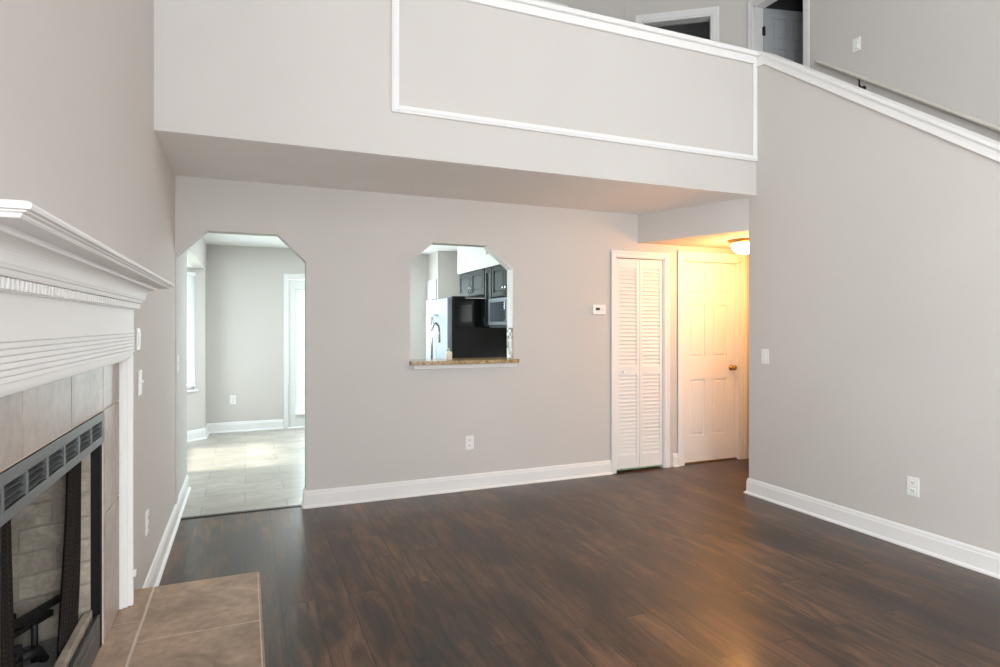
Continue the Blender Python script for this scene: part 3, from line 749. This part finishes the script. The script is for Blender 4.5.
tag(plate('light_switch', FL(4.985, 1.12), .074, .118, 'switch'), 'white light switch on the wall just inside the archway', 'switch', 'light switches')
tag(plate('wall_plate', FL(3.22, 1.335), .074, .10, 'rocker'), 'small white wall control plate beside the reeded mantel band', 'wall plate')
th = thing('thermostat', (3.035, YB, 1.54), 'white wall thermostat with small dark display by the closet door', 'thermostat')
MB().box((2.965, YB - .026, 1.498), (3.103, YB, 1.588), .006, 3).build('housing', PLAST, th)
MB().box((2.992, YB - .0275, 1.537), (3.036, YB - .024, 1.560), .001).build('display', LCD, th)
for k in range(2): MB().box((3.000 + k * .018, YB - .0285, 1.516), (3.012 + k * .018, YB - .025, 1.524), .001).build('button', PLAST, th)
MB().lathe([(.011, 0), (.011, .002), (.008, .003), (0, .003)], (3.072, YB - .026, 1.545), (0, -1, 0), 16).build('dial', PLAST, th)

# hall ceiling light
HLX, HLY = 4.27, 4.30
cl = thing('ceiling_light', (HLX, HLY, ZH), 'lit frosted dome ceiling light with brass base in the hall', 'ceiling light')
MB().lathe([(.145, 0), (.150, -.008), (.146, -.020), (.128, -.030), (.118, -.034), (0, -.034)], (HLX, HLY, ZH), n=40).build('base', BRASS, cl)
MB().lathe([(.118, -.034), (.120, -.045), (.114, -.075), (.096, -.103), (.066, -.122), (.03, -.130), (0, -.131)], (HLX, HLY, ZH), n=40).build('glass_dome', GLOBE, cl)
pl = bpy.data.lights.new('hall_bulb', 'POINT'); pl.energy = 23.5; pl.color = (1.0, .43, .10); pl.shadow_soft_size = .10
po = bpy.data.objects.new('hall_bulb', pl); C.objects.link(po); po.location = (HLX, HLY, ZH - .26)

# stair handrail
hr = thing('handrail', (XS - .06, 3.3, 3.2), 'painted handrail on brackets running up the stairwell wall', 'handrail')
def zr(y): return 3.898 - SL * (4.13 - y)
mb = MB(); x0, x1 = XS - .075, XS - .03
prf = [(x0, -.004), (x0 - .003, .008), (x0 + .004, .022), (x0 + .022, .028), (x1 - .002, .022), (x1 + .003, .008), (x1, -.004), (x1 - .010, -.010), (x0 + .010, -.010)]
A = [mb._v((x, 4.08, zr(4.08) + z)) for x, z in prf]; B = [mb._v((x, .3, zr(.3) + z)) for x, z in prf]; n = len(prf)
mb.bm.faces.new(A); mb.bm.faces.new(B[::-1])
for i in range(n): mb.bm.faces.new((A[i], B[i], B[(i + 1) % n], A[(i + 1) % n]))
mb.build('rail', mat('cream_rail_paint', (.62, .58, .52), .4), hr)
for y in (3.66, 2.35, 1.2):
    MB().tube([(XS, y, zr(y) - .09), (XS - .03, y, zr(y) - .085), (XS - .052, y, zr(y) - .06), (XS - .052, y, zr(y) - .008)], .008, 10).lathe([(.028, 0), (.028, .005), (.012, .010)], (XS, y, zr(y) - .09), (-1, 0, 0), 16).build('bracket', HINGE, hr)

# ------------------------------------------------------------------ pass-through ledge and kitchen
bl = thing('bar_ledge', (1.73, YB, 1.05), 'speckled brown granite ledge on the pass-through sill', 'ledge')
MB().prism([(1.236, YB - .075), (2.192, YB - .075), (2.192, YB - .001), (2.165, YB - .001), (2.165, YB + .121), (2.3, YB + .121), (2.3, YB + .26), (1.15, YB + .26), (1.15, YB + .121), (1.243, YB + .121), (1.243, YB - .001), (1.236, YB - .001)], 2, 1.072, 1.104).build('granite_slab', GRANITE, bl)
MB().box((1.27, YB - .022, 1.035), (2.19, YB, 1.071), .004).build('apron', WHITE, bl)
MB().box((2.158, YB + .012, 1.105), (2.1665, YB + .119, 1.375)).build('mosaic', MOSAIC, bl)['label'] = 'mosaic tile strip on the opening side'
trim('trim_4', MB().prism([(2.166, 1.376), (2.166, 1.888), (1.931, 2.083), (1.925, 2.083), (2.160, 1.886), (2.160, 1.376)], 1, YB + .001, YB + .119), 'white liner added for the kitchen daylight on the pass-through jamb')  # brightness of kitchen daylight on the jamb put into a white liner
sd = thing('soap_dispenser', (1.61, YB + .10, 1.104), 'small cream soap pump bottle standing on the granite ledge', 'soap dispenser')
bx0 = (1.61, YB + .10, 1.104)
MB().lathe([(.024, 0), (.026, .004), (.026, .055), (.023, .064), (.012, .068), (.011, .075), (0, .075)], bx0, n=20).build('bottle', SOAP, sd)
MB().tube([(1.61, YB + .10, 1.179), (1.61, YB + .10, 1.197), (1.603, YB + .10, 1.202), (1.588, YB + .10, 1.199)], .0045, 8).build('pump', PLAST, sd)
# sink counter below the ledge, with faucet
kc = thing('sink_counter', (1.7, 5.3, 0), 'granite sink counter just behind the pass-through wall', 'counter')
MB().box((1.0, YB + .125, .10), (2.4, 5.52, .89)).box((1.0, YB + .125, 0), (2.4, 5.45, .10)).build('base_cabinet', CAB, kc)
MB().box((.98, YB + .122, .89), (2.42, 5.55, .925), .006).build('worktop', GRANITE, kc)
fc = thing('kitchen_faucet', (1.535, 5.22, .925), 'chrome gooseneck faucet seen over the granite ledge', 'faucet')
fx, fy = 1.535, 5.22
pts = [(fx, fy, .925), (fx, fy, 1.33)] + [(fx + .05 * (1 - math.cos(a)), fy + .05 * (1 - math.cos(a)), 1.33 + .085 * math.sin(a)) for a in [math.pi * k / 10 for k in range(1, 11)]] + [(fx + .10, fy + .10, 1.24)]
MB().tube(pts, .011, 12).build('spout', CHROME, fc)
MB().lathe([(.028, 0), (.026, .01), (.018, .03), (.015, .06)], (fx, fy, .925), n=18).build('base', CHROME, fc)
MB().tube([(fx + .09, fy, .926), (fx + .09, fy, 1.0), (fx + .12, fy - .02, 1.03)], .008, 10).build('lever', CHROME, fc)
tag(MB().box((2.465, 6.27, 2.19), (2.489, 6.33, 2.26), .006).build('wall_sensor', PLAST), 'tiny white sensor box high on the kitchen soffit above the cabinets', 'sensor')
# refrigerator
rf = thing('refrigerator', (2.44, 6.83, 0), 'refrigerator with stainless doors and gloss black side in the kitchen', 'refrigerator')
MB().box((2.125, 6.40, .02), (2.82, 7.27, 1.70), .008).build('cabinet_body', FRIDGEB, rf)
for y0, y1, hy in ((6.402, 6.832, 6.80), (6.838, 7.268, 6.87)):
    d = MB().box((2.06, y0, .62), (2.12, y1, 1.705), .010, 3).build('door', STEEL, rf)
    MB().tube([(2.055, hy, .75), (2.01, hy, .77), (2.01, hy, 1.50), (2.055, hy, 1.52)], .011, 10).build('handle', CHROME, d)
d = MB().box((2.06, 6.402, .06), (2.12, 7.268, .61), .010, 3).build('freezer_drawer', STEEL, rf)
MB().tube([(2.055, 6.5, .53), (2.01, 6.52, .53), (2.01, 7.15, .53), (2.055, 7.17, .53)], .011, 10).build('handle', CHROME, d)
for ya in (6.42, 7.18): MB().box((2.13, ya, 1.70), (2.28, ya + .08, 1.722), .004).build('hinge_cover', BLACKM, rf)
# wall cabinets (doors face the camera's left)
def wall_cabinet(y0, y1, z0, z1, nd, label):
    r = thing('wall_cabinet', (2.67, (y0 + y1) / 2, z0), label, 'cabinet', 'dark kitchen wall cabinets')
    MB().box((2.52, y0, z0), (2.86, y1, z1)).build('carcass', CAB, r)
    w = (y1 - y0) / nd
    for k in range(nd):
        a, b = y0 + k * w + .004, y0 + (k + 1) * w - .004; f = .05
        mb = MB().box((2.498, a, z0 + .004), (2.519, a + f, z1 - .004), .003).box((2.498, b - f, z0 + .004), (2.519, b, z1 - .004), .003)
        mb.box((2.498, a + f, z0 + .004), (2.519, b - f, z0 + .004 + f), .003).box((2.498, a + f, z1 - .004 - f), (2.519, b - f, z1 - .004), .003)
        mb.box((2.510, a + f, z0 + f), (2.519, b - f, z1 - f))
        if b - a > .3: mb.box((2.503, a + f + .02, z0 + f + .02), (2.514, b - f - .02, z1 - f - .02), .004)
        d = mb.build('door', CAB, r)
        hy = (b - .03) if k % 2 == 0 else (a + .03)
        MB().tube([(2.497, hy, z0 + .03), (2.478, hy, z0 + .035), (2.478, hy, z0 + .105), (2.497, hy, z0 + .11)], .005, 8).build('handle', CHROME, d)
wall_cabinet(6.41, 7.28, 1.745, 2.04, 2, 'dark two-door wall cabinet above the refrigerator')
wall_cabinet(6.19, 6.395, 1.38, 2.04, 1, 'narrow dark wall cabinet between refrigerator and microwave')
wall_cabinet(5.42, 6.18, 1.70, 2.04, 2, 'dark two-door wall cabinet above the microwave')
mw = thing('microwave', (2.65, 5.80, 1.37), 'grey over-range microwave under the dark wall cabinets', 'microwave')
MB().box((2.47, 5.425, 1.37), (2.85, 6.175, 1.69), .006).build('body', GREYM, mw)
d = MB().box((2.452, 5.62, 1.40), (2.469, 6.165, 1.68), .004).build('door', STEEL, mw)
MB().box((2.449, 5.68, 1.435), (2.454, 6.12, 1.645), .002).build('window', MWG, d)
MB().tube([(2.45, 5.64, 1.43), (2.42, 5.64, 1.44), (2.42, 5.64, 1.64), (2.45, 5.64, 1.65)], .008, 10).build('handle', CHROME, d)
MB().box((2.452, 5.435, 1.40), (2.469, 5.61, 1.68), .004).build('control_panel', MWG, mw)
